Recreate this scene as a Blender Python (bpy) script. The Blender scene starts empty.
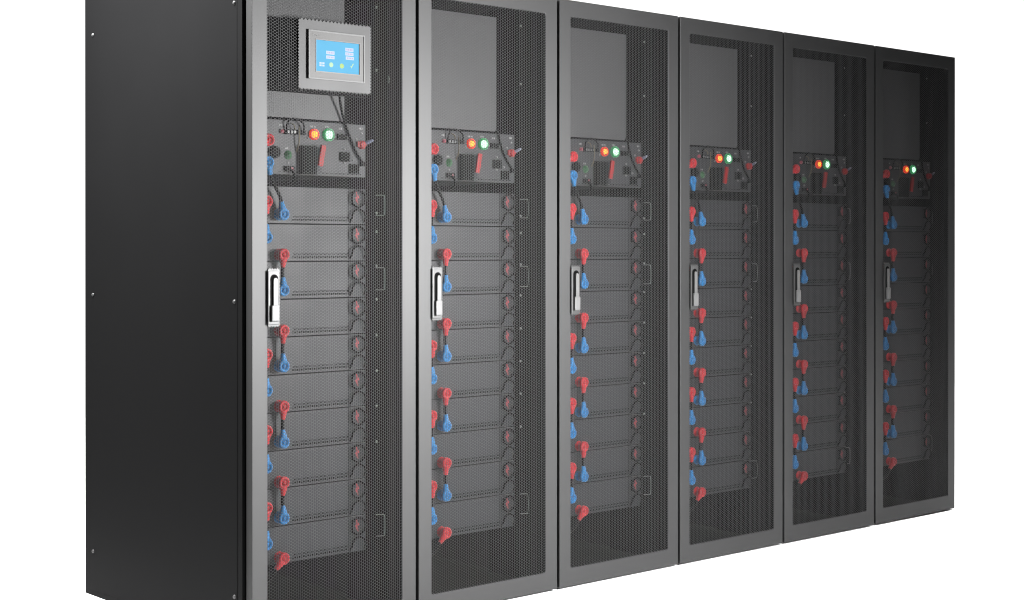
import bpy, bmesh, math, random
import numpy as np
from mathutils import Vector, Matrix

random.seed(7)
scene = bpy.context.scene
C = scene.collection

# ------------------------------------------------------------------ sizes (metres)
W, H, DEPTH = 0.60, 1.99, 1.024      # one cabinet
DOOR_T = 0.030                       # door thickness (front face at y = 0)
FACE = 0.045                         # front of the equipment behind the door
PITCH = 0.1102                       # height of one battery module
MOD_TOP = 1.3305                     # top of the first module
N_CAB, N_MOD = 6, 10

# ------------------------------------------------------------------ materials
def new_mat(name):
    m = bpy.data.materials.new(name)
    m.use_nodes = True
    return m, m.node_tree.nodes, m.node_tree.links, m.node_tree.nodes["Principled BSDF"]

def paint(name, col, rough=0.5, spec=0.3, metal=0.0, var=0.12, scale=6.0, bump=0.0, bscale=900.0, stretch=(1, 1, 1)):
    """plain painted / moulded surface with slight procedural unevenness of colour and gloss"""
    m, n, l, b = new_mat(name)
    tc = n.new("ShaderNodeTexCoord")
    mp = n.new("ShaderNodeMapping"); mp.inputs["Scale"].default_value = stretch
    no = n.new("ShaderNodeTexNoise"); no.inputs["Scale"].default_value = scale; no.inputs["Detail"].default_value = 6
    l.new(tc.outputs["Object"], mp.inputs["Vector"]); l.new(mp.outputs["Vector"], no.inputs["Vector"])
    r = n.new("ShaderNodeMapRange")
    r.inputs["From Min"].default_value = 0.3; r.inputs["From Max"].default_value = 0.7
    r.inputs["To Min"].default_value = 1 - var; r.inputs["To Max"].default_value = 1 + var
    l.new(no.outputs["Fac"], r.inputs["Value"])
    hs = n.new("ShaderNodeHueSaturation"); hs.inputs["Color"].default_value = (*col, 1)
    l.new(r.outputs["Result"], hs.inputs["Value"]); l.new(hs.outputs["Color"], b.inputs["Base Color"])
    r2 = n.new("ShaderNodeMapRange")
    r2.inputs["To Min"].default_value = max(rough - 0.08, 0.05); r2.inputs["To Max"].default_value = min(rough + 0.08, 1)
    l.new(no.outputs["Fac"], r2.inputs["Value"]); l.new(r2.outputs["Result"], b.inputs["Roughness"])
    b.inputs["Specular IOR Level"].default_value = spec
    b.inputs["Metallic"].default_value = metal
    if bump:
        n2 = n.new("ShaderNodeTexNoise"); n2.inputs["Scale"].default_value = bscale; n2.inputs["Detail"].default_value = 2
        l.new(mp.outputs["Vector"], n2.inputs["Vector"])
        bp = n.new("ShaderNodeBump"); bp.inputs["Strength"].default_value = bump; bp.inputs["Distance"].default_value = 0.0006
        l.new(n2.outputs["Fac"], bp.inputs["Height"]); l.new(bp.outputs["Normal"], b.inputs["Normal"])
    return m

def glow(name, col, strength, base=(0.02, 0.02, 0.02), rough=0.35):
    m, n, l, b = new_mat(name)
    b.inputs["Base Color"].default_value = (*base, 1)
    b.inputs["Roughness"].default_value = rough
    b.inputs["Specular IOR Level"].default_value = 0.2
    no = n.new("ShaderNodeTexNoise"); no.inputs["Scale"].default_value = 30
    tc = n.new("ShaderNodeTexCoord"); l.new(tc.outputs["Object"], no.inputs["Vector"])
    hs = n.new("ShaderNodeHueSaturation"); hs.inputs["Color"].default_value = (*col, 1)
    r = n.new("ShaderNodeMapRange"); r.inputs["To Min"].default_value = 0.94; r.inputs["To Max"].default_value = 1.06
    l.new(no.outputs["Fac"], r.inputs["Value"]); l.new(r.outputs["Result"], hs.inputs["Value"])
    l.new(hs.outputs["Color"], b.inputs["Emission Color"])
    b.inputs["Emission Strength"].default_value = strength
    return m

M = {
    "door":   paint("black_powder_coat", (0.0065, 0.0065, 0.0067), 0.58, 0.42, var=0.07, scale=2.2, bump=0.10, stretch=(1, 1, 0.35)),
    "side":   paint("black_side_paint", (0.0052, 0.0052, 0.0054), 0.6, 0.03, var=0.09, scale=2.0, bump=0.08),
    "mesh":   paint("black_mesh_paint", (0.0155, 0.0155, 0.0160), 0.55, 0.30, var=0.10, scale=9),
    "inner":  paint("black_interior", (0.0022, 0.0022, 0.0023), 0.75, 0.02, var=0.15, scale=5),
    "gasket": paint("black_gasket", (0.0025, 0.0025, 0.0025), 0.8, 0.02),
    "plate":  paint("grey_lit_back_wall", (0.0215, 0.0215, 0.0220), 0.55, 0.2, var=0.06, scale=3),
    "module": paint("grey_module_face", (0.0068, 0.0068, 0.0077), 0.55, 0.2, var=0.08, scale=7),
    "ear":    paint("dark_module_ear", (0.0034, 0.0036, 0.0046), 0.6, 0.2, var=0.1, scale=12),
    "ctrl":   paint("grey_control_face", (0.0090, 0.0090, 0.0099), 0.55, 0.2, var=0.08, scale=8),
    "black":  paint("black_plastic", (0.0016, 0.0016, 0.0016), 0.6, 0.03, var=0.2, scale=40),
    "cable":  paint("black_cable", (0.0014, 0.0014, 0.0014), 0.6, 0.03, var=0.2, scale=40),
    "red":    paint("red_plug", (0.18, 0.0045, 0.0075), 0.5, 0.2, var=0.12, scale=60),
    "blue":   paint("blue_plug", (0.003, 0.066, 0.165), 0.5, 0.2, var=0.12, scale=60),
    "mark":   paint("dull_red_mark", (0.105, 0.009, 0.013), 0.6, 0.2, var=0.2, scale=80),
    "lever":  paint("red_lever", (0.105, 0.004, 0.004), 0.55, 0.15, var=0.1, scale=40),
    "screw":  paint("zinc_screw", (0.058, 0.058, 0.058), 0.48, 0.35, metal=0.3, var=0.1, scale=80),
    "white":  paint("white_print", (0.09, 0.09, 0.09), 0.6, 0.2, var=0.1, scale=50),
    "olive":  paint("olive_wire", (0.040, 0.034, 0.018), 0.6, 0.2, var=0.15, scale=50),
    "greenk": paint("green_knob", (0.008, 0.035, 0.012), 0.5, 0.2, var=0.2, scale=80),
    "pink":   paint("pink_port", (0.10, 0.022, 0.030), 0.5, 0.2, var=0.2, scale=80),
    "steelb": paint("blue_grey_lug", (0.028, 0.032, 0.055), 0.5, 0.3, var=0.2, scale=60),
    "ring":   paint("wire_ring", (0.045, 0.045, 0.046), 0.5, 0.3, var=0.1, scale=60),
    "chrome": paint("satin_chrome", (0.019, 0.019, 0.019), 0.48, 0.4, var=0.08, scale=30),
    "leverw": paint("white_lever", (0.058, 0.058, 0.058), 0.48, 0.35, var=0.06, scale=30),
    "hplate": paint("grey_mounting_plate", (0.016, 0.016, 0.0163), 0.58, 0.36, var=0.06, scale=5),
    "bezel":  paint("silver_bezel", (0.035, 0.0343, 0.0337), 0.55, 0.3, var=0.05, scale=12),
    "bezelw": paint("pale_bezel_rim", (0.052, 0.052, 0.052), 0.55, 0.3, var=0.05, scale=12),
    "screen": glow("lit_blue_screen", (0.105, 0.51, 0.83), 1.0, (0.004, 0.006, 0.008), 0.8),
    "cell":   glow("lit_white_cell", (0.50, 0.62, 0.84), 1.0, (0.004, 0.004, 0.004)),
    "celltx": glow("lit_cell_digits", (0.40, 0.36, 0.62), 1.0, (0.004, 0.004, 0.004)),
    "icong":  glow("lit_green_icon", (0.32, 0.56, 0.05), 1.0, (0.004, 0.004, 0.004)),
    "icony":  glow("lit_pale_icon", (0.36, 0.66, 0.36), 1.0, (0.004, 0.004, 0.004)),
    "lampo":  glow("lit_orange_lamp", (1.0, 0.40, 0.04), 1.9, (0.02, 0.01, 0.004)),
    "lampor": glow("orange_lamp_rim", (0.85, 0.045, 0.012), 0.85, (0.06, 0.008, 0.004)),
    "lampg":  glow("lit_green_lamp", (0.62, 1.0, 0.74), 1.7, (0.02, 0.03, 0.02)),
    "lampgr": glow("green_lamp_rim", (0.015, 0.25, 0.075), 0.9, (0.004, 0.03, 0.012)),
}

def floor_mat():
    m, n, l, b = new_mat("white_studio_floor")
    no = n.new("ShaderNodeTexNoise"); no.inputs["Scale"].default_value = 1.5
    r = n.new("ShaderNodeMapRange"); r.inputs["To Min"].default_value = 0.90; r.inputs["To Max"].default_value = 0.93
    l.new(no.outputs["Fac"], r.inputs["Value"])
    cb = n.new("ShaderNodeCombineColor")
    for c in ("Red", "Green", "Blue"): l.new(r.outputs["Result"], cb.inputs[c])
    l.new(cb.outputs["Color"], b.inputs["Base Color"]); b.inputs["Roughness"].default_value = 0.7
    b.inputs["Specular IOR Level"].default_value = 0.1
    return m
M["floor"] = floor_mat()

# ------------------------------------------------------------------ mesh helpers
def box(bm, x0, x1, y0, y1, z0, z1, bev=0.0, mi=0):
    v = [bm.verts.new((x, y, z)) for x in (x0, x1) for y in (y0, y1) for z in (z0, z1)]
    fs = [bm.faces.new([v[i] for i in q]) for q in ((0, 1, 3, 2), (4, 6, 7, 5), (0, 4, 5, 1), (2, 3, 7, 6), (0, 2, 6, 4), (1, 5, 7, 3))]
    for f in fs: f.material_index = mi
    if bev:
        r = bmesh.ops.bevel(bm, geom=list({e for f in fs for e in f.edges}), offset=bev, segments=2, profile=0.7, affect='EDGES')
        for f in r["faces"]: f.material_index = mi

def prism(bm, pts, y0, y1, mi=0):
    """outline pts (x, z), anticlockwise seen from the front (-y), extruded from y0 (front) to y1"""
    a = [bm.verts.new((x, y0, z)) for x, z in pts]; b = [bm.verts.new((x, y1, z)) for x, z in pts]
    n = len(pts)
    f = bm.faces.new(a); f.material_index = mi
    f = bm.faces.new(b[::-1]); f.material_index = mi
    for i in range(n):
        j = (i + 1) % n
        f = bm.faces.new((a[j], a[i], b[i], b[j])); f.material_index = mi

def lathe(bm, c, prof, seg=20, axis='y', mi=0, smooth=True):
    """prof: (radius, offset along axis) pairs from the tip backwards; axis y"""
    rings = []
    for r, o in prof:
        if r < 1e-6:
            rings.append([bm.verts.new((c[0], c[1] + o, c[2]))])
        else:
            rings.append([bm.verts.new((c[0] + r * math.cos(2 * math.pi * i / seg), c[1] + o, c[2] + r * math.sin(2 * math.pi * i / seg))) for i in range(seg)])
    for a, b in zip(rings, rings[1:]):
        for i in range(seg):
            j = (i + 1) % seg
            q = [a[0] if len(a) == 1 else a[i], b[0] if len(b) == 1 else b[i]]
            if len(b) > 1: q.append(b[j])
            if len(a) > 1: q.append(a[j])
            if len(q) >= 3:
                f = bm.faces.new(q); f.material_index = mi; f.smooth = smooth

def spline(pts, n=8):
    P = [Vector(p) for p in pts]; out = []
    for i in range(len(P) - 1):
        p0 = P[max(i - 1, 0)]; p1 = P[i]; p2 = P[i + 1]; p3 = P[min(i + 2, len(P) - 1)]
        for k in range(n):
            t = k / n
            out.append(0.5 * ((2 * p1) + (p2 - p0) * t + (2 * p0 - 5 * p1 + 4 * p2 - p3) * t * t + (3 * p1 - p0 - 3 * p2 + p3) * t ** 3))
    out.append(P[-1]); return out

def tube(bm, pts, rad, seg=10, mi=0, caps=True, closed=False):
    P = [Vector(p) for p in pts]; n = len(P)
    R = rad if isinstance(rad, (list, tuple)) else [rad] * n
    rings = []; up = None
    for i, p in enumerate(P):
        t = (P[(i + 1) % n] - P[i - 1]) if closed else (P[min(i + 1, n - 1)] - P[max(i - 1, 0)])
        t.normalize()
        if up is None:
            up = Vector((0, 1, 0)) if abs(t.y) < 0.9 else Vector((1, 0, 0))
        u = (up - t * up.dot(t)).normalized(); up = u; w = t.cross(u)
        rings.append([bm.verts.new(p + R[i] * (u * math.cos(2 * math.pi * k / seg) + w * math.sin(2 * math.pi * k / seg))) for k in range(seg)])
    for i in range(n if closed else n - 1):
        a, b = rings[i], rings[(i + 1) % n]
        for k in range(seg):
            f = bm.faces.new((a[k], a[(k + 1) % seg], b[(k + 1) % seg], b[k])); f.material_index = mi; f.smooth = True
    if caps and not closed:
        for r in (rings[0][::-1], rings[-1]):
            f = bm.faces.new(r); f.material_index = mi

def ring_pts(c, r, n=20, a0=0, a1=360):
    return [(c[0] + r * math.cos(math.radians(a0 + (a1 - a0) * i / n)), c[1], c[2] + r * math.sin(math.radians(a0 + (a1 - a0) * i / n))) for i in range(n + (0 if abs(a1 - a0) == 360 else 1))]

def obj(name, bm, mats, parent=None, label=None, recalc=True):
    if recalc: bmesh.ops.recalc_face_normals(bm, faces=bm.faces)
    me = bpy.data.meshes.new(name); bm.to_mesh(me); bm.free()
    for m in (mats if isinstance(mats, (list, tuple)) else [mats]): me.materials.append(M[m])
    o = bpy.data.objects.new(name, me); C.objects.link(o)
    if parent: o.parent = parent
    if label: o["label"] = label
    return o

def B(): return bmesh.new()

def thing(name, label, cat, loc, group=None):
    o = bpy.data.objects.new(name, None); C.objects.link(o)
    o.empty_display_size = 0.05
    o.location = loc; o["label"] = label; o["category"] = cat
    if group: o["group"] = group
    return o

def dup(root, loc, label):
    r = root.copy(); C.objects.link(r); r.location = loc; r["label"] = label
    for ch in list(root.children):
        c = ch.copy(); C.objects.link(c); c.parent = r
        for g in list(ch.children):
            d = g.copy(); C.objects.link(d); d.parent = c
    return r

# ------------------------------------------------------------------ the perforated sheet
OPEN = (0.060, 0.5455, 0.066, 1.932)     # door opening x0 x1 z0 z1
def perforated_mesh():
    p = 0.0087; R = p / math.sqrt(3); cx = 1.5 * R; k = 0.885; th = 0.0008
    x0, x1, z0, z1 = OPEN
    ni = int((x1 - x0) / cx) + 3; nj = int((z1 - z0) / p) + 3
    I, J = np.meshgrid(np.arange(ni), np.arange(nj), indexing="ij")
    X = x0 - 0.3 * R + I * cx; Z = z0 - 0.2 * p + (J + 0.5 * (I % 2)) * p
    X = X.ravel(); Z = Z.ravel(); n = len(X)
    a = np.radians(np.arange(6) * 60.0)
    ox = X[:, None] + R * np.cos(a); oz = Z[:, None] + R * np.sin(a)
    key = np.round(np.stack([ox.ravel() / 1e-5, oz.ravel() / 1e-5], 1)).astype(np.int64)
    key = np.round(key / 20).astype(np.int64)
    _, first, inv = np.unique(key, axis=0, return_index=True, return_inverse=True)
    inv = inv.ravel()
    outer = np.stack([ox.ravel()[first], np.zeros(len(first)), oz.ravel()[first]], 1)
    ix = (X[:, None] + R * k * np.cos(a)).ravel(); iz = (Z[:, None] + R * k * np.sin(a)).ravel()
    inner = np.stack([ix, np.zeros_like(ix), iz], 1)
    back = inner + np.array([0, th, 0])
    V = np.concatenate([outer, inner, back]); no = len(outer); nin = len(inner)
    idx = np.arange(n * 6).reshape(n, 6); nx = np.roll(idx, -1, 1)
    o = inv.reshape(n, 6); on = np.roll(o, -1, 1)
    f1 = np.stack([o, on, nx + no, idx + no], -1).reshape(-1, 4)
    f2 = np.stack([idx + no, nx + no, nx + no + nin, idx + no + nin], -1).reshape(-1, 4)
    F = np.concatenate([f1, f2])
    me = bpy.data.meshes.new("perforated_sheet")
    me.vertices.add(len(V)); me.vertices.foreach_set("co", V.astype(np.float32).ravel())
    me.loops.add(len(F) * 4); me.loops.foreach_set("vertex_index", F.astype(np.int32).ravel())
    me.polygons.add(len(F)); me.polygons.foreach_set("loop_start", (np.arange(len(F)) * 4).astype(np.int32))
    me.update(calc_edges=True); me.validate()
    me.materials.append(M["mesh"])
    return me
SHEET = perforated_mesh()

# ------------------------------------------------------------------ cabinets
def door_frame_bm():
    x0, x1, z0, z1 = OPEN
    X0, X1, Z0, Z1 = 0.0095, 0.5985, 0.006, 1.987
    r = 0.010
    bm = B()
    def rr(ax0, ax1, az0, az1, rad, n=5):
        pts = []
        for cx, cz, a in ((ax1 - rad, az0 + rad, -90), (ax1 - rad, az1 - rad, 0), (ax0 + rad, az1 - rad, 90), (ax0 + rad, az0 + rad, 180)):
            pts += [(cx + rad * math.cos(math.radians(a + 90 * i / n)), cz + rad * math.sin(math.radians(a + 90 * i / n))) for i in range(n + 1)]
        return pts
    prof_o = [(0.0015, 0.0), (0.0004, 0.0006), (0.0, 0.002), (0.0, DOOR_T)]
    prof_i = [(0.0012, 0.0), (0.0003, 0.0005), (0.0, 0.0015), (0.0, 0.0040), (0.028, 0.012), (0.030, 0.018)]
    loops_o = [[bm.verts.new((x, y, z)) for x, z in rr(X0 + d, X1 - d, Z0 + d, Z1 - d, 0.003)] for d, y in prof_o]
    loops_i = [[bm.verts.new((x, y, z)) for x, z in rr(x0 - d, x1 + d, z0 - d, z1 + d, r)] for d, y in prof_i]
    n = len(loops_o[0])
    def strip(a, b):
        for i in range(n):
            j = (i + 1) % n
            bm.faces.new((a[i], a[j], b[j], b[i]))
    for a, b in zip(loops_o, loops_o[1:]): strip(a, b)
    for a, b in zip(loops_i, loops_i[1:]): strip(a, b)
    def tooth(pts):      # the sheet's solid border ends in cut perforations: a saw-toothed edge
        prism(bm, pts, 0.0004, 0.0022)
    pz = 0.0087; px = 2 * 1.5 * pz / math.sqrt(3)
    for i in range(int((x1 - x0) / px)):
        xc = x0 + (i + 0.5) * px
        tooth([(xc - px * .45, z0 - 0.003), (xc + px * .45, z0 - 0.003), (xc, z0 + 0.0045)])
        tooth([(xc + px * .45, z1 + 0.003), (xc - px * .45, z1 + 0.003), (xc, z1 - 0.0045)])
    for i in range(int((z1 - z0) / pz)):
        zc = z0 + (i + 0.5) * pz
        tooth([(x0 - 0.003, zc + pz * .45), (x0 - 0.003, zc - pz * .45), (x0 + 0.0028, zc)])
        tooth([(x1 + 0.003, zc - pz * .45), (x1 + 0.003, zc + pz * .45), (x1 - 0.0028, zc)])
    strip(loops_o[0], loops_i[0]); strip(loops_o[-1], loops_i[-1])
    return bm

def serrated(x0, x1, z0, z1, nx, nz, d):
    pts = []
    for i in range(nx):
        xa = x0 + (x1 - x0) * i / nx; xb = x0 + (x1 - x0) * (i + 0.5) / nx
        pts += [(xa, z0), (xb, z0 + d)]
    for i in range(nz):
        za = z0 + (z1 - z0) * i / nz; zb = z0 + (z1 - z0) * (i + 0.5) / nz
        pts += [(x1, za), (x1 - d * 0.6, zb)]
    for i in range(nx):
        xa = x1 - (x1 - x0) * i / nx; xb = x1 - (x1 - x0) * (i + 0.5) / nx
        pts += [(xa, z1), (xb, z1 - d)]
    for i in range(nz):
        za = z1 - (z1 - z0) * i / nz; zb = z1 - (z1 - z0) * (i + 0.5) / nz
        pts += [(x0, za), (x0 + d * 0.6, zb)]
    return pts

def make_cabinet(label):
    t = thing("battery_cabinet", label, "cabinet", (0, 0, 0), "battery cabinets standing in a row")
    # carcass: rear wall, roof, base, front posts
    bm = B()
    xa, xb, ya = 0.0015, 0.5985, 0.040
    box(bm, xa + .012, xb - .012, DEPTH - 0.02, DEPTH, 0.010, H - 0.005)
    box(bm, xa, xb, ya, DEPTH, H - 0.010, H)
    for x in (xa + .001, xb - 0.026): box(bm, x, x + 0.025, ya, ya + 0.03, 0.020, H - 0.012)
    obj("carcass", bm, "inner", t)
    bm = B(); box(bm, xa + 0.0005, xb - 0.0005, ya, DEPTH - 0.001, 0.0, 0.0192, 0.0005); obj("base", bm, "side", t)
    for x in (xa, xb - 0.0095):
        bm = B(); box(bm, x, x + 0.0095, ya - 0.001, DEPTH - 0.001, 0.0195, H - 0.0103, 0.0012)
        if x == xa: box(bm, x - 0.0009, x + 0.002, 0.0655, 0.0672, 0.024, H - 0.016)
        sp = obj("side_panel", bm, "side", t)
        if x == xa: first_panel = sp
    bm = B(); box(bm, 0.022, 0.578, 0.0325, 0.0385, 0.020, H - 0.014)
    # gasket ring round the opening (four bars, the middle left open)
    bm.free(); bm = B()
    box(bm, 0.014, 0.050, 0.031, 0.0385, 0.020, H - 0.02); box(bm, 0.556, 0.594, 0.031, 0.0385, 0.020, H - 0.02)
    box(bm, 0.051, 0.555, 0.031, 0.0385, 0.020, 0.055); box(bm, 0.051, 0.555, 0.031, 0.0385, H - 0.045, H - 0.02)
    obj("door_gasket", bm, "gasket", t)
    bm = B(); box(bm, xa + 0.011, xb - 0.011, ya + 0.032, DEPTH - 0.021, 0.0197, 0.0212); obj("base_shade_sheet", bm, "inner", t)  # dark sheet added over the base so the cabinet floor looks shaded
    d = obj("door", door_frame_bm(), "door", t)
    s = bpy.data.objects.new("perforated_sheet", SHEET); C.objects.link(s); s.parent = d; s.location = (0, 0.0025, 0)
    # latch handle
    hx0, hx1, hz0, hz1 = 0.0565, 0.1015, 0.926, 1.088
    bm = B()
    prism(bm, serrated(hx0 + 0.003, hx1 + 0.001, hz0 - 0.004, hz1 + 0.004, 5, 17, 0.0045), -0.002, 0.0006)
    h = obj("door_handle", bm, "chrome", t)
    bm = B(); box(bm, hx0 + 0.0015, hx1 - 0.0045, -0.0085, -0.0022, hz0 + 0.003, hz1 - 0.003, 0.0025)
    obj("escutcheon", bm, "chrome", h)
    cx = (hx0 + hx1) / 2 - 0.0005; w = 0.0135; zb, ztp = hz0 + 0.012, hz1 - 0.014
    def stadium(c, r, z_lo, z_hi):
        return [(c - r, z_lo), (c + r, z_lo)] + [(c + r * math.cos(math.radians(a)), z_hi - r + r * math.sin(math.radians(a))) for a in range(0, 181, 20)]
    bm = B(); prism(bm, stadium(cx, w, zb, ztp), -0.0089, -0.0086); obj("lever_slot", bm, "gasket", h)
    bm = B(); prism(bm, stadium(cx + 0.0022, 0.0068, zb + 0.046, ztp - 0.010), -0.0135, -0.0091)
    obj("lever", bm, "leverw", h)
    bm = B(); box(bm, cx - w + 0.0012, cx + w - 0.0012, -0.0175, -0.0091, zb + 0.001, zb + 0.047, 0.003)
    obj("lock_cover", bm, "leverw", h)
    # cable management upright with wire rings, standing beside the equipment
    bm = B()
    box(bm, 0.505, 0.560, 0.088, 0.100, 0.022, H - 0.014, 0.001)
    box(bm, 0.553, 0.560, 0.0885, 0.30, 0.024, H - 0.016, 0.001)
    up = obj("cable_upright", bm, "inner", t)
    for zc, hh in ((1.282, 0.062), (1.054, 0.068), (0.29, 0.066)):
        bm = B()
        tube(bm, spline([(0.510, 0.087, zc + hh / 2), (0.528, 0.078, zc + hh / 2), (0.5335, 0.074, zc + hh / 2 - 0.006), (0.5335, 0.074, zc - hh / 2 + 0.006), (0.528, 0.078, zc - hh / 2), (0.510, 0.087, zc - hh / 2)], 4), 0.0011, 6)
        obj("wire_ring", bm, "ring", up)
    for zc in (1.895, 1.70, 1.257, 1.20, 1.094, 0.99, 0.88, 0.77, 0.66, 0.55):
        bm = B(); lathe(bm, (0.512, 0.0878, zc), [(0, -0.003), (0.0032, -0.003), (0.004, -0.001), (0.004, 0.0)], 10)
        obj("screw", bm, "ring", up)
    # round cable gland on the inner side wall
    bm = B()
    tube(bm, [(0.585, 0.155 + 0.030 * math.cos(a * math.pi / 12), 1.68 + 0.022 * math.sin(a * math.pi / 12)) for a in range(24)], 0.005, 6, closed=True)
    obj("cable_gland", bm, "ring", t)
    return t, first_panel

CAB_NAME = ["touchscreen cabinet", "second cabinet", "third cabinet", "fourth cabinet", "fifth cabinet", "sixth cabinet"]
cab0, end_panel = make_cabinet("black battery cabinet with a lit touchscreen on its mesh door, heading the row")
SIDE_WORDS = [None, "black mesh-door battery cabinet standing next to the touchscreen cabinet",
              "black mesh-door battery cabinet, third in the row counted from the touchscreen",
              "black mesh-door battery cabinet, fourth in the row counted from the touchscreen",
              "black mesh-door battery cabinet, fifth in the row, beside the far end one",
              "black mesh-door battery cabinet at the far end of the row, smallest in view"]
for k in range(1, N_CAB):
    dup(cab0, (k * W, 0, 0), SIDE_WORDS[k])

# screws on the exposed end panel of the first cabinet
for y, zs in ((0.9653, (1.8534, 0.9951, 0.1468)), (0.0804, (1.8534, 0.9951, 0.1468))):
    for z in zs:
        bm = B(); lathe(bm, (0, 0, 0), [(0, -0.0045), (0.0035, -0.0042), (0.0058, -0.002), (0.0065, 0.0)], 14)
        bmesh.ops.rotate(bm, verts=bm.verts, matrix=Matrix.Rotation(-math.pi / 2, 3, 'Z'))
        bmesh.ops.translate(bm, verts=bm.verts, vec=(0.0014, y, z))
        obj("screw", bm, "screw", end_panel)

# touchscreen in the first door
def touchscreen(parent):
    bm = B(); prism(bm, serrated(0.165, 0.4275, 1.610, 1.8200, 20, 23, 0.0062), -0.0006, 0.0022)
    plate = obj("touchscreen", bm, "hplate", parent, label="grey mounting plate with a silver framed touchscreen lit blue")
    bx0, bx1, bz0, bz1 = 0.197, 0.398, 1.644, 1.787
    sx0, sx1, sz0, sz1 = 0.2235, 0.379, 1.668, 1.7595
    bm = B()
    y0 = -0.0085
    # bezel: four bars round the screen opening
    for q in ((bx0, sx0, bz0, bz1), (sx1, bx1, bz0, bz1), (sx0, sx1, bz0, sz0), (sx0, sx1, sz1, bz1)):
        box(bm, q[0], q[1], y0 + 0.0014, -0.0008, q[2], q[3])
    obj("bezel", bm, "bezel", plate)
    bm = B()
    e = 0.0045
    for q in ((bx0 - .0004, bx0 + e, bz0, bz1), (bx1 - e, bx1 + .0004, bz0, bz1), (bx0 + e, bx1 - e, bz0 - .0003, bz0 + e), (bx0 + e, bx1 - e, bz1 - e, bz1 + .0003)):
        box(bm, q[0], q[1], y0 - 0.0006, y0 + 0.005, q[2], q[3], 0.0008)
    for q in ((sx0 - 0.003, sx0, sz0 - 0.003, sz1 + 0.003), (sx1, sx1 + 0.003, sz0 - 0.003, sz1 + 0.003), (sx0, sx1, sz0 - 0.003, sz0), (sx0, sx1, sz1, sz1 + 0.003)):
        box(bm, q[0] + (0.0002 if q[0] != sx0 else 0), q[1], y0 + 0.0004, y0 + 0.0028, q[2], q[3])
    obj("bezel_rim", bm, "bezelw", plate)
    bm = B(); box(bm, bx0 + 0.0006, bx1 - 0.0006, -0.0018, -0.00085, bz0 + 0.0004, bz1 - 0.0004); obj("bezel_side", bm, "black", plate)
    bm = B(); box(bm, sx0, sx1, y0 + 0.004, y0 + 0.0065, sz0, sz1); obj("screen", bm, "screen", plate)
    def U(u): return sx0 + u * (sx1 - sx0)
    def Vv(v): return sz1 - v * (sz1 - sz0)
    ys = y0 + 0.0036
    cells = [(.24, .43, .32, .43), (.24, .43, .47, .575), (.68, .87, .16, .277), (.68, .87, .306, .41), (.69, .88, .44, .545)]
    for u0, u1, v0, v1 in cells:
        bm = B(); box(bm, U(u0), U(u1), ys, ys + 0.0003, Vv(v1), Vv(v0)); obj("value_field", bm, "cell", plate)
        bm = B()
        for i in range(4):
            a = u0 + (u1 - u0) * (0.14 + 0.2 * i)
            box(bm, U(a), U(a + 0.025), ys - 0.0003, ys - 0.0001, Vv(v1 - 0.03), Vv(v0 + 0.03))
        obj("value_digits", bm, "celltx", plate)
    bm = B()
    for i in range(2):
        for j in range(2):
            box(bm, U(.086 + .065 * i), U(.135 + .065 * i), ys, ys + 0.0003, Vv(.76 + .075 * j), Vv(.705 + .075 * j))
    obj("menu_icon", bm, "cell", plate)
    bm = B(); lathe(bm, (U(.355), ys, Vv(.76)), [(0, 0), (0.0072, 0), (0.0072, 0.0003)], 16, smooth=False); obj("gauge_icon", bm, "icony", plate)
    bm = B(); lathe(bm, (U(.60), ys, Vv(.767)), [(0, 0), (0.0078, 0), (0.0078, 0.0003)], 8, smooth=False); obj("gear_icon", bm, "icong", plate)
    bm = B(); prism(bm, [(U(.80), Vv(.75)), (U(.82), Vv(.82)), (U(.88), Vv(.66)), (U(.86), Vv(.65)), (U(.82), Vv(.76)), (U(.81), Vv(.73))], ys, ys + 0.0003); obj("check_icon", bm, "icony", plate)
    # maker's word on the bezel
    cu = bpy.data.curves.new("bezel_lettering", 'FONT'); cu.body = "Kinco"; cu.size = 0.0105; cu.extrude = 0.0002
    o = bpy.data.objects.new("bezel_lettering", cu); C.objects.link(o); o.parent = plate
    o.location = (0.2115, y0 + 0.0009, 1.7695); o.rotation_euler = (math.pi / 2, 0, 0); cu.materials.append(M["leverw"])
    bpy.context.view_layer.update()
    me = bpy.data.meshes.new_from_object(o.evaluated_get(bpy.context.evaluated_depsgraph_get()))
    mt = o.matrix_basis.copy(); bpy.data.objects.remove(o); bpy.data.curves.remove(cu)
    me.name = "bezel_lettering"
    if not me.materials: me.materials.append(M["leverw"])
    o = bpy.data.objects.new("bezel_lettering", me); C.objects.link(o); o.parent = plate; o.matrix_basis = mt
    # rear housing inside the door, drawn wide and dark to stand in for its shadow
    bm = B(); box(bm, 0.062, 0.428, 0.012, 0.040, 1.604, 1.815, 0.003); obj("rear_housing_shade", bm, "inner", plate)
touchscreen(cab0)

# ------------------------------------------------------------------ equipment inside
SLOPE = [0.701, 0.862, 1.022, 1.183, 1.344, 1.505]
def shift(k): return FACE * (SLOPE[k] - SLOPE[0])
ORD = ["first", "second", "third", "fourth", "fifth", "sixth", "seventh", "eighth", "ninth", "tenth"]

# shallow pale plate above the control box, standing in for the lit back wall
def make_plate(label):
    t = thing("back_wall_plate", label, "blank plate", (0, 0, 0), "plates standing in for the lit back walls")
    bm = B(); box(bm, 0.02, 0.364, FACE + 0.004, FACE + 0.007, 1.531, 1.905, 0.001)
    obj("plate_sheet", bm, "plate", t)
    bm = B()
    box(bm, 0.02, 0.030, FACE + 0.0072, FACE + 0.03, 1.531, 1.905); box(bm, 0.354, 0.3635, FACE + 0.0072, FACE + 0.03, 1.531, 1.905)
    obj("plate_flange", bm, "inner", t)
    return t

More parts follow.
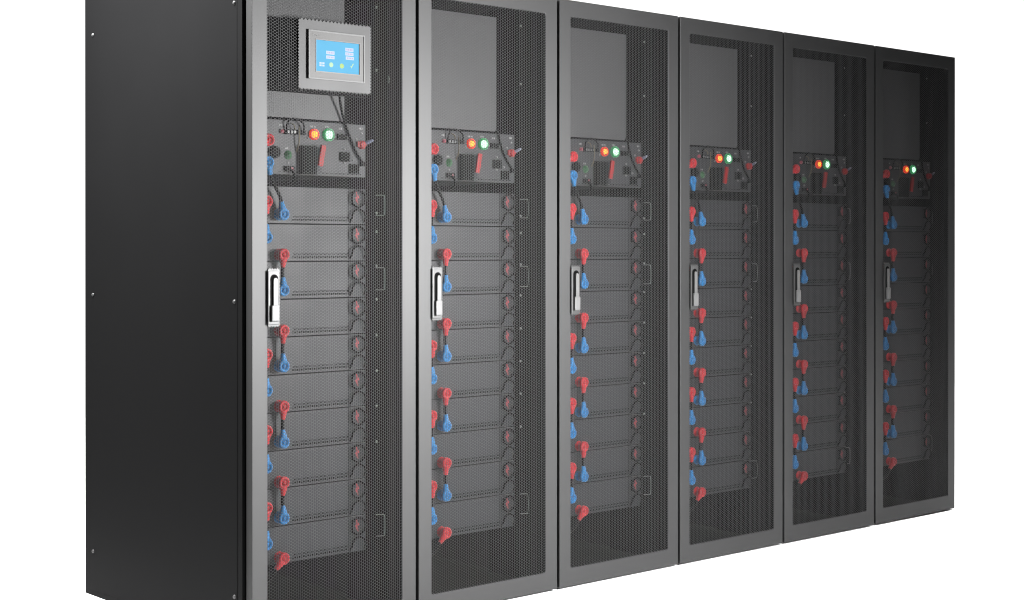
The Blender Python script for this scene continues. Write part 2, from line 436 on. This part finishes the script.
def make_module():
    t = thing("battery_module", "x", "battery module", (0, 0, 0), "battery modules racked in the cabinets")
    h = PITCH - 0.0035
    bm = B(); box(bm, 0.018, 0.432, FACE + 0.0065, 0.62, 0.001, h - 0.001); obj("case", bm, "inner", t)
    bm = B(); box(bm, 0.016, 0.374, FACE, FACE + 0.006, 0.0, h, 0.0012); obj("front_panel", bm, "module", t)
    bm = B(); box(bm, 0.3745, 0.438, FACE - 0.001, FACE + 0.006, 0.0, h, 0.0012); obj("mounting_ear", bm, "ear", t)
    bm = B()
    for r in range(2):
        for i in range(26):
            x = 0.175 + i * 0.0076 + 0.0038 * r; z = 0.008 + r * 0.009
            box(bm, x, x + 0.0042, FACE - 0.0006, FACE + 0.002, z, z + 0.0052)
    obj("vent_strip", bm, "black", t)
    bm = B()
    tube(bm, ring_pts((0.4065, FACE - 0.010, h - 0.029), 0.0255, 18), 0.0036, 8, closed=True)
    for a in (40, 140, 220, 320):
        x = 0.4065 + 0.0255 * math.cos(math.radians(a)); z = h - 0.029 + 0.0255 * math.sin(math.radians(a))
        tube(bm, [(x, FACE - 0.010, z), (x, FACE, z)], 0.0035, 8)
    obj("ring_grip", bm, "black", t)
    bm = B()
    tube(bm, [(0.381, FACE - 0.001, 0.006)] + ring_pts((0.4065, FACE - 0.012, 0.020), 0.0250, 10, 180, 0) + [(0.432, FACE - 0.001, 0.006)], 0.0036, 8)
    obj("bow_handle", bm, "black", t)
    bm = B()
    zc = h - 0.026
    prism(bm, [(0.3985, zc - 0.003), (0.4105, zc - 0.022), (0.4085, zc - 0.004), (0.4145, zc - 0.001), (0.4025, zc + 0.019), (0.4045, zc + 0.002)], FACE - 0.003, FACE - 0.0012)
    obj("warning_mark", bm, "mark", t)
    return t

def plug_bm(c, tail, length=0.037):
    """right-angle battery plug: barrel out of the panel, round cap with a ring, tapered boot along `tail` (dx, dz)"""
    bm = B(); x, y, z = c
    lathe(bm, c, [(0, -0.001), (0.0045, -0.001), (0.0052, 0.001), (0.0090, 0.0060), (0.0112, 0.0060), (0.0116, -0.0015), (0.0150, -0.0012), (0.0178, 0.0015), (0.0182, 0.010), (0.0160, 0.013), (0.0145, 0.0145), (0.0145, FACE - y - 0.004), (0.0175, FACE - y - 0.003), (0.0175, FACE - y)], 22)
    d = Vector((tail[0], 0, tail[1])).normalized()
    p = Vector((x, y + 0.0085, z))
    tube(bm, [p + d * s for s in (0.008, 0.018, 0.026, 0.034, length)], [0.0128, 0.0108, 0.0088, 0.0072, 0.0064], 12)
    return bm, p + d * (length - 0.001)

def make_ctrl():
    t = thing("control_box", "x", "control box", (0, 0, 0), "control boxes above the battery modules")
    z0, z1 = 1.3645, 1.5235
    bm = B(); box(bm, 0.018, 0.432, FACE + 0.0065, 0.60, z0 + 0.002, z1 - 0.002); obj("case", bm, "inner", t)
    bm = B(); box(bm, 0.016, 0.438, FACE, FACE + 0.006, z0, z1, 0.0012)
    fp = obj("front_panel", bm, "ctrl", t)
    bm = B()
    for i in range(44):
        x = 0.125 + i * 0.0068
        box(bm, x, x + 0.0036, FACE - 0.0006, FACE + 0.002, z0 + 0.006, z0 + 0.0092)
    obj("vent_slots", bm, "black", fp)
    # lamps
    for nm, x, z, rim, lens in (("orange_lamp", 0.2495, 1.4857, "lampor", "lampo"), ("green_lamp", 0.3015, 1.4868, "lampgr", "lampg")):
        bm = B(); R0 = 0.0165 if nm[0] == 'o' else 0.0195
        lathe(bm, (x, FACE, z), [(R0 - 0.005, -0.009), (R0 - 0.002, -0.0105), (R0, -0.008), (R0, 0.0)], 24)
        o = obj(nm, bm, rim, t)
        ri = 0.0095 if nm[0] == 'o' else 0.0125
        bm = B(); lathe(bm, (x, FACE, z), [(0, -0.0135), (ri * 0.6, -0.0128), (ri, -0.0095), (ri, 0.0)], 24)
        obj("lamp_lens", bm, lens, o)
    # breaker with red lever
    bm = B()
    box(bm, 0.1985, 0.248, FACE - 0.020, FACE - 0.0005, 1.366, 1.4505, 0.002)
    box(bm, 0.2005, 0.224, FACE - 0.0235, FACE - 0.0205, 1.370, 1.447, 0.001)
    br = obj("breaker", bm, "black", t)
    bm = B(); box(bm, -0.0085, 0.0085, -0.009, 0.0, -0.032, 0.032, 0.004)
    bmesh.ops.rotate(bm, verts=bm.verts, matrix=Matrix.Rotation(math.radians(11), 3, 'Y'))
    bmesh.ops.translate(bm, verts=bm.verts, vec=(0.2615, FACE - 0.021, 1.4225)); obj("breaker_lever", bm, "lever", br)
    bm = B(); box(bm, 0.2482, 0.274, FACE - 0.011, FACE - 0.0005, 1.372, 1.449, 0.002); obj("lever_guide", bm, "ear", br)
    for nm, x, z, r in (("network_port", 0.3605, 1.4236, 0.017), ("network_port", 0.3945, 1.3886, 0.017)):
        bm = B(); box(bm, x - r, x + r, FACE - 0.007, FACE - 0.0004, z - r * .85, z + r * .85, 0.0012)
        o = obj(nm, bm, "black", t)
        bm = B(); box(bm, x - r * .6, x + r * .6, FACE - 0.0078, FACE - 0.0071, z - r * .5, z + r * .4); obj("port_opening", bm, "gasket", o)
    bm = B(); box(bm, 0.332, 0.367, FACE - 0.008, FACE - 0.0004, 1.474, 1.492, 0.002); so = obj("socket", bm, "black", t)
    for x in (0.326, 0.3725):
        bm = B(); lathe(bm, (x, FACE, 1.482), [(0, -0.004), (0.003, -0.0038), (0.004, -0.002), (0.004, 0)], 10); obj("screw", bm, "screw", so)
    # black round connector, terminal strip with wires, knob, small plug
    bm = B(); lathe(bm, (0.112, FACE, 1.428), [(0, -0.012), (0.014, -0.012), (0.0185, -0.009), (0.0185, 0.0)], 8, smooth=False)
    obj("round_connector", bm, "black", t)
    bm = B(); box(bm, 0.147, 0.194, FACE - 0.010, FACE - 0.0004, 1.4815, 1.496, 0.001); ts = obj("terminal_strip", bm, "black", t)
    for x in (0.153, 0.164, 0.175, 0.188):
        bm = B(); box(bm, x, x + 0.0055, FACE - 0.0115, FACE - 0.0102, 1.4845, 1.4925); obj("terminal_screw", bm, "screw", ts)
    bm = B(); box(bm, 0.198, 0.2155, FACE - 0.010, FACE - 0.0004, 1.482, 1.495, 0.001); obj("terminal_strip", bm, "black", t)
    bm = B(); lathe(bm, (0.1365, FACE, 1.4895), [(0, -0.008), (0.006, -0.0075), (0.0065, 0.0)], 12); obj("pink_port", bm, "pink", t)
    bm = B(); tube(bm, spline([(0.152, FACE - 0.006, 1.496), (0.150, FACE - 0.013, 1.514), (0.165, FACE - 0.016, 1.527), (0.188, FACE - 0.016, 1.524), (0.207, FACE - 0.014, 1.510), (0.211, FACE - 0.006, 1.490)], 6), 0.0028, 8)
    obj("loop_wire", bm, "cable", t)
    bm = B(); tube(bm, spline([(0.190, FACE - 0.012, 1.506), (0.1895, FACE - 0.015, 1.48), (0.190, FACE - 0.012, 1.455), (0.188, FACE - 0.002, 1.432)], 5), 0.0020, 6)
    tube(bm, spline([(0.176, FACE - 0.012, 1.497), (0.172, FACE - 0.014, 1.508), (0.165, FACE - 0.006, 1.515)], 5), 0.0018, 6)
    obj("signal_wire", bm, "olive", t)
    bm = B(); lathe(bm, (0.160, FACE, 1.4214), [(0, -0.010), (0.006, -0.0095), (0.0072, -0.004), (0.0125, -0.003), (0.0135, 0.0)], 16); obj("reset_knob", bm, "greenk", t)
    bm = B(); box(bm, 0.146, 0.178, FACE - 0.009, FACE - 0.0004, 1.374, 1.389, 0.002)
    tube(bm, spline([(0.166, FACE - 0.008, 1.379), (0.172, FACE - 0.014, 1.366), (0.174, FACE - 0.010, 1.348), (0.172, FACE + 0.01, 1.338)], 5), 0.0042, 8)
    dp = obj("data_plug", bm, "black", t)
    bm = B(); box(bm, 0.165, 0.172, FACE - 0.0098, FACE - 0.0091, 1.376, 1.386); obj("plug_tag", bm, "pink", dp)
    bm = B(); lathe(bm, (0.160, FACE, 1.399), [(0, -0.003), (0.0035, -0.003), (0.004, 0)], 10); obj("pilot_light", bm, "screw", t)
    # red cable lug at the far end of the panel
    bm = B(); lathe(bm, (0.424, FACE, 1.4625), [(0, -0.014), (0.010, -0.013), (0.0140, -0.008), (0.0150, 0.0)], 6, smooth=False)
    box(bm, 0.405, 0.419, FACE - 0.009, FACE - 0.0005, 1.455, 1.472, 0.002)
    lg = obj("earth_lug", bm, "lever", t)
    bm = B(); tube(bm, [(0.432, FACE - 0.006, 1.466), (0.447, FACE - 0.006, 1.472), (0.466, FACE - 0.002, 1.479)], [0.0055, 0.005, 0.0035], 8); obj("lug_barrel", bm, "steelb", lg)
    for x, z in ((0.424, 1.497), (0.3605, 1.447), (0.392, 1.415), (0.226, 1.3685), (0.229, 1.475), (0.072, 1.497), (0.405, 1.479), (0.3605, 1.406)):
        bm = B(); lathe(bm, (x, FACE, z), [(0, -0.003), (0.0032, -0.0028), (0.0038, 0)], 10); obj("screw", bm, "screw", t)
    bm = B()   # small printed captions, unreadable in the photograph
    for x0, w, z in ((0.238, 0.010, 1.509), (0.2505, 0.008, 1.509), (0.291, 0.016, 1.511), (0.340, 0.014, 1.508), (0.415, 0.014, 1.512), (0.130, 0.012, 1.508), (0.150, 0.012, 1.441)):
        for i in range(3):
            box(bm, x0 + i * w / 3, x0 + (i + .68) * w / 3, FACE - 0.0005, FACE + 0.0004, z - 0.0028, z + 0.0028)
    obj("panel_caption", bm, "white", fp)
    return t

def make_cable(kind, a, ta, b, tb, way, r=0.0052, label="x"):
    """jumper cable: plug of colour kind[0] at a, plug of colour kind[1] at b, black lead through the points `way`"""
    t = thing("jumper_cable", label, "cable", (0, 0, 0), "jumper cables between the modules")
    ends = []
    for col, c, tl in ((kind[0], a, ta), (kind[1], b, tb)):
        bm, e = plug_bm(c, tl); obj(col + "_plug", bm, col, t); ends.append(e)
    bm = B(); tube(bm, spline([ends[0]] + way + [ends[1]], 6), r, 8); obj("lead", bm, "cable", t)
    return t

PY = 0.013
def zt(i): return MOD_TOP - PITCH * i
LX, RX = 0.0705, 0.128
def con(i, colr, right):
    off = {('red', 0): -0.047, ('blue', 0): -0.040, ('red', 1): -0.090, ('blue', 1): -0.083}[(colr, right)]
    return (RX if right else LX, PY, zt(i) + off)

plates, mods, ctrls, jump = [], [], [], {}
plate0 = make_plate("x"); mod0 = make_module(); ctrl0 = make_ctrl()
links = []
# links of one cabinet: (colours, a, tail a, b, tail b, way points, words)
for i in range(0, N_MOD, 2):
    a, b = con(i, 'red', 0), con(i + 1, 'blue', 0)
    links.append((('red', 'blue'), a, (0.06, -1), b, (0.03, 1), [(LX + 0.001, PY + 0.012, (a[2] + b[2]) / 2)], f"at latch side, {ORD[i]} module to {ORD[i+1]}"))
for i in range(1, N_MOD - 1, 2):
    a, b = con(i, 'red', 1), con(i + 1, 'blue', 1)
    links.append((('red', 'blue'), a, (-0.02, -1), b, (-0.02, 1), [(RX - 0.001, PY + 0.012, (a[2] + b[2]) / 2)], f"from {ORD[i]} module down to {ORD[i+1]}"))
a, b = (0.0755, PY, 1.3960), con(0, 'blue', 1)
links.append((('blue', 'blue'), a, (0.25, -1), b, (-0.18, 1), [(0.099, PY + 0.008, 1.330), (0.114, PY + 0.008, 1.305)], "with blue plugs, control box to first module"))
a, b = (0.077, PY, 1.4605), con(9, 'red', 1)
links.append((('red', 'red'), a, (-0.9, -0.45), b, (-0.75, -0.9), [(0.034, PY + 0.018, 1.40), (0.028, PY + 0.02, 1.0), (0.028, PY + 0.02, 0.5), (0.045, PY + 0.018, 0.215), (0.075, PY + 0.012, 0.188)], "with red plugs, control box to last module"))
jumpers0 = [make_cable(l[0], l[1], l[2], l[3], l[4], l[5], label="x") for l in links]

def make_data_cable(first):
    if first:
        pts = [(0.325, 0.020, 1.625), (0.329, 0.024, 1.600), (0.352, 0.038, 1.540), (0.379, 0.0385, 1.480), (0.400, 0.0385, 1.440), (0.425, 0.038, 1.408)]
    else:
        pts = [(0.362, 0.052, 1.535), (0.364, 0.040, 1.5245), (0.370, 0.0385, 1.500), (0.382, 0.0385, 1.468), (0.402, 0.0385, 1.435), (0.425, 0.038, 1.408)]
    t = thing("data_cable", "x", "cable", (0, 0, 0), "data cables beside the control lamps")
    bm = B(); tube(bm, spline(pts, 8), 0.0040, 8); obj("lead", bm, "cable", t)
    bm = B(); box(bm, 0.417, 0.433, FACE - 0.013, FACE - 0.0012, 1.397, 1.411, 0.002); obj("connector", bm, "black", t)
    return t
dc_first = make_data_cable(True); dc_rest = make_data_cable(False)
dc_first["label"] = "black data cable hanging from the touchscreen down to the control box"

for k in range(N_CAB):
    loc = (k * W + shift(k), 0, 0); cn = CAB_NAME[k]
    lab = f"grey plate standing in for the lit back wall, {cn}" + ("" if k == 0 else " of the row")
    where = cn if k == 0 else cn + " of the row"
    if k == 0: plate0.location = loc; plate0["label"] = lab
    else: dup(plate0, loc, lab)
    lab = f"grey control box with two lit lamps and red lever, {where}"
    if k == 0: ctrl0.location = loc; ctrl0["label"] = lab
    else: dup(ctrl0, loc, lab)
    for i in range(N_MOD):
        lab = f"grey battery module, {ORD[i]} below the control box, {where}"
        l2 = (loc[0], 0, zt(i) - PITCH + 0.0015)
        if k == 0 and i == 0: mod0.location = l2; mod0["label"] = lab
        else: dup(mod0, l2, lab)
    for j, l in enumerate(links):
        lab = f"jumper cable {l[6]}, {where}"
        if k == 0: jumpers0[j].location = loc; jumpers0[j]["label"] = lab
        else: dup(jumpers0[j], loc, lab)
    if k == 0: pass
    elif k == 1: dc_rest.location = loc; dc_rest["label"] = f"black data cable curving across the control box face in the {where}"
    else: dup(dc_rest, loc, f"black data cable curving across the control box face in the {where}")

# ------------------------------------------------------------------ floor
me = bpy.data.meshes.new("floor")
me.from_pydata([(-0.4, -2.0, -0.0006), (9, -2.0, -0.0006), (9, 6, -0.0006), (-0.4, 6, -0.0006)], [], [(0, 1, 2, 3)])
me.materials.append(M["floor"]); fl = bpy.data.objects.new("floor", me); C.objects.link(fl); fl["kind"] = "structure"

# ------------------------------------------------------------------ light: white studio, dark behind the camera
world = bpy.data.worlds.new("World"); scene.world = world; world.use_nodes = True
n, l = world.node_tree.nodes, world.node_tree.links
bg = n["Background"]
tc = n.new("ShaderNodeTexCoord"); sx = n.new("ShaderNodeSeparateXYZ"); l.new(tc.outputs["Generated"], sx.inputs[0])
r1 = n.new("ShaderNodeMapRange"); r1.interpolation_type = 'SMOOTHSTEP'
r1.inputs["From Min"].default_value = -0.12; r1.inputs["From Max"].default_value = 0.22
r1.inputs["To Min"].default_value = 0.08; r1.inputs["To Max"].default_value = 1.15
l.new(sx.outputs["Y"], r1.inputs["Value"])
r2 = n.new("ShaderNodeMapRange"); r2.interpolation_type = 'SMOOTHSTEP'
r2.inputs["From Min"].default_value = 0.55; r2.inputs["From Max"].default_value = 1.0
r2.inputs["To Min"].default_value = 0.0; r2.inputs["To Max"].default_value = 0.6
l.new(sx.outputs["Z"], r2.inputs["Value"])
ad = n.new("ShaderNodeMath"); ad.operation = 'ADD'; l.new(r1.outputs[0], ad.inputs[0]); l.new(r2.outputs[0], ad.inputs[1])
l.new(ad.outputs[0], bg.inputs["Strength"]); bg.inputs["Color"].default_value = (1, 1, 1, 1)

def area(name, loc, target, sx_, sy_, power, spread=180, col=(1, 1, 1)):
    d = bpy.data.lights.new(name, 'AREA'); d.shape = 'RECTANGLE'; d.size = sx_; d.size_y = sy_; d.energy = power
    d.spread = math.radians(spread); d.color = col
    o = bpy.data.objects.new(name, d); C.objects.link(o); o.location = loc
    o.rotation_euler = (Vector(target) - Vector(loc)).to_track_quat('-Z', 'Y').to_euler()
    return o
area("key_softbox", (1.48, -2.20, 1.30), (0.38, 0, 1.16), 0.6, 0.6, 235, 138)
area("top_softbox", (-0.75, 0.6, 2.85), (0.0, 0.55, 1.7), 0.8, 1.0, 120, 110)
area("floor_fill", (3.4, -1.15, 3.9), (3.4, -1.15, 0), 5.4, 0.5, 140, 62)  # added fill, no known lamp: whitens the floor in front of the row
area("rear_floor_fill", (4.6, 3.6, 4.4), (4.6, 3.0, 0), 9.0, 2.0, 320, 160)  # added fill out of view: clears the row's shadow from the floor behind

# ------------------------------------------------------------------ camera
cd = bpy.data.cameras.new("camera"); cam = bpy.data.objects.new("camera", cd); C.objects.link(cam)
cam.location = (-2.3173, -3.7337, 1.1487)
cam.rotation_euler = (math.pi / 2 - 0.0025, 0, -0.7258)
cd.sensor_width = 36; cd.lens = 1528.866 / 1024 * 36; cd.shift_y = -47.93 / 1024
cd.clip_start = 0.05; cd.clip_end = 300
scene.camera = cam

scene.view_settings.view_transform = 'Standard'; scene.view_settings.look = 'None'
scene.view_settings.exposure = 0; scene.view_settings.gamma = 1
scene.cycles.max_bounces = 6; scene.cycles.diffuse_bounces = 3; scene.cycles.glossy_bounces = 3
scene.cycles.use_denoising = True
scene.cycles.denoiser = "OPENIMAGEDENOISE"; scene.cycles.denoising_input_passes = "RGB_ALBEDO_NORMAL"; scene.cycles.denoising_prefilter = "ACCURATE"
scene.cycles.filter_width = 1.1
scene.cycles.use_adaptive_sampling = False
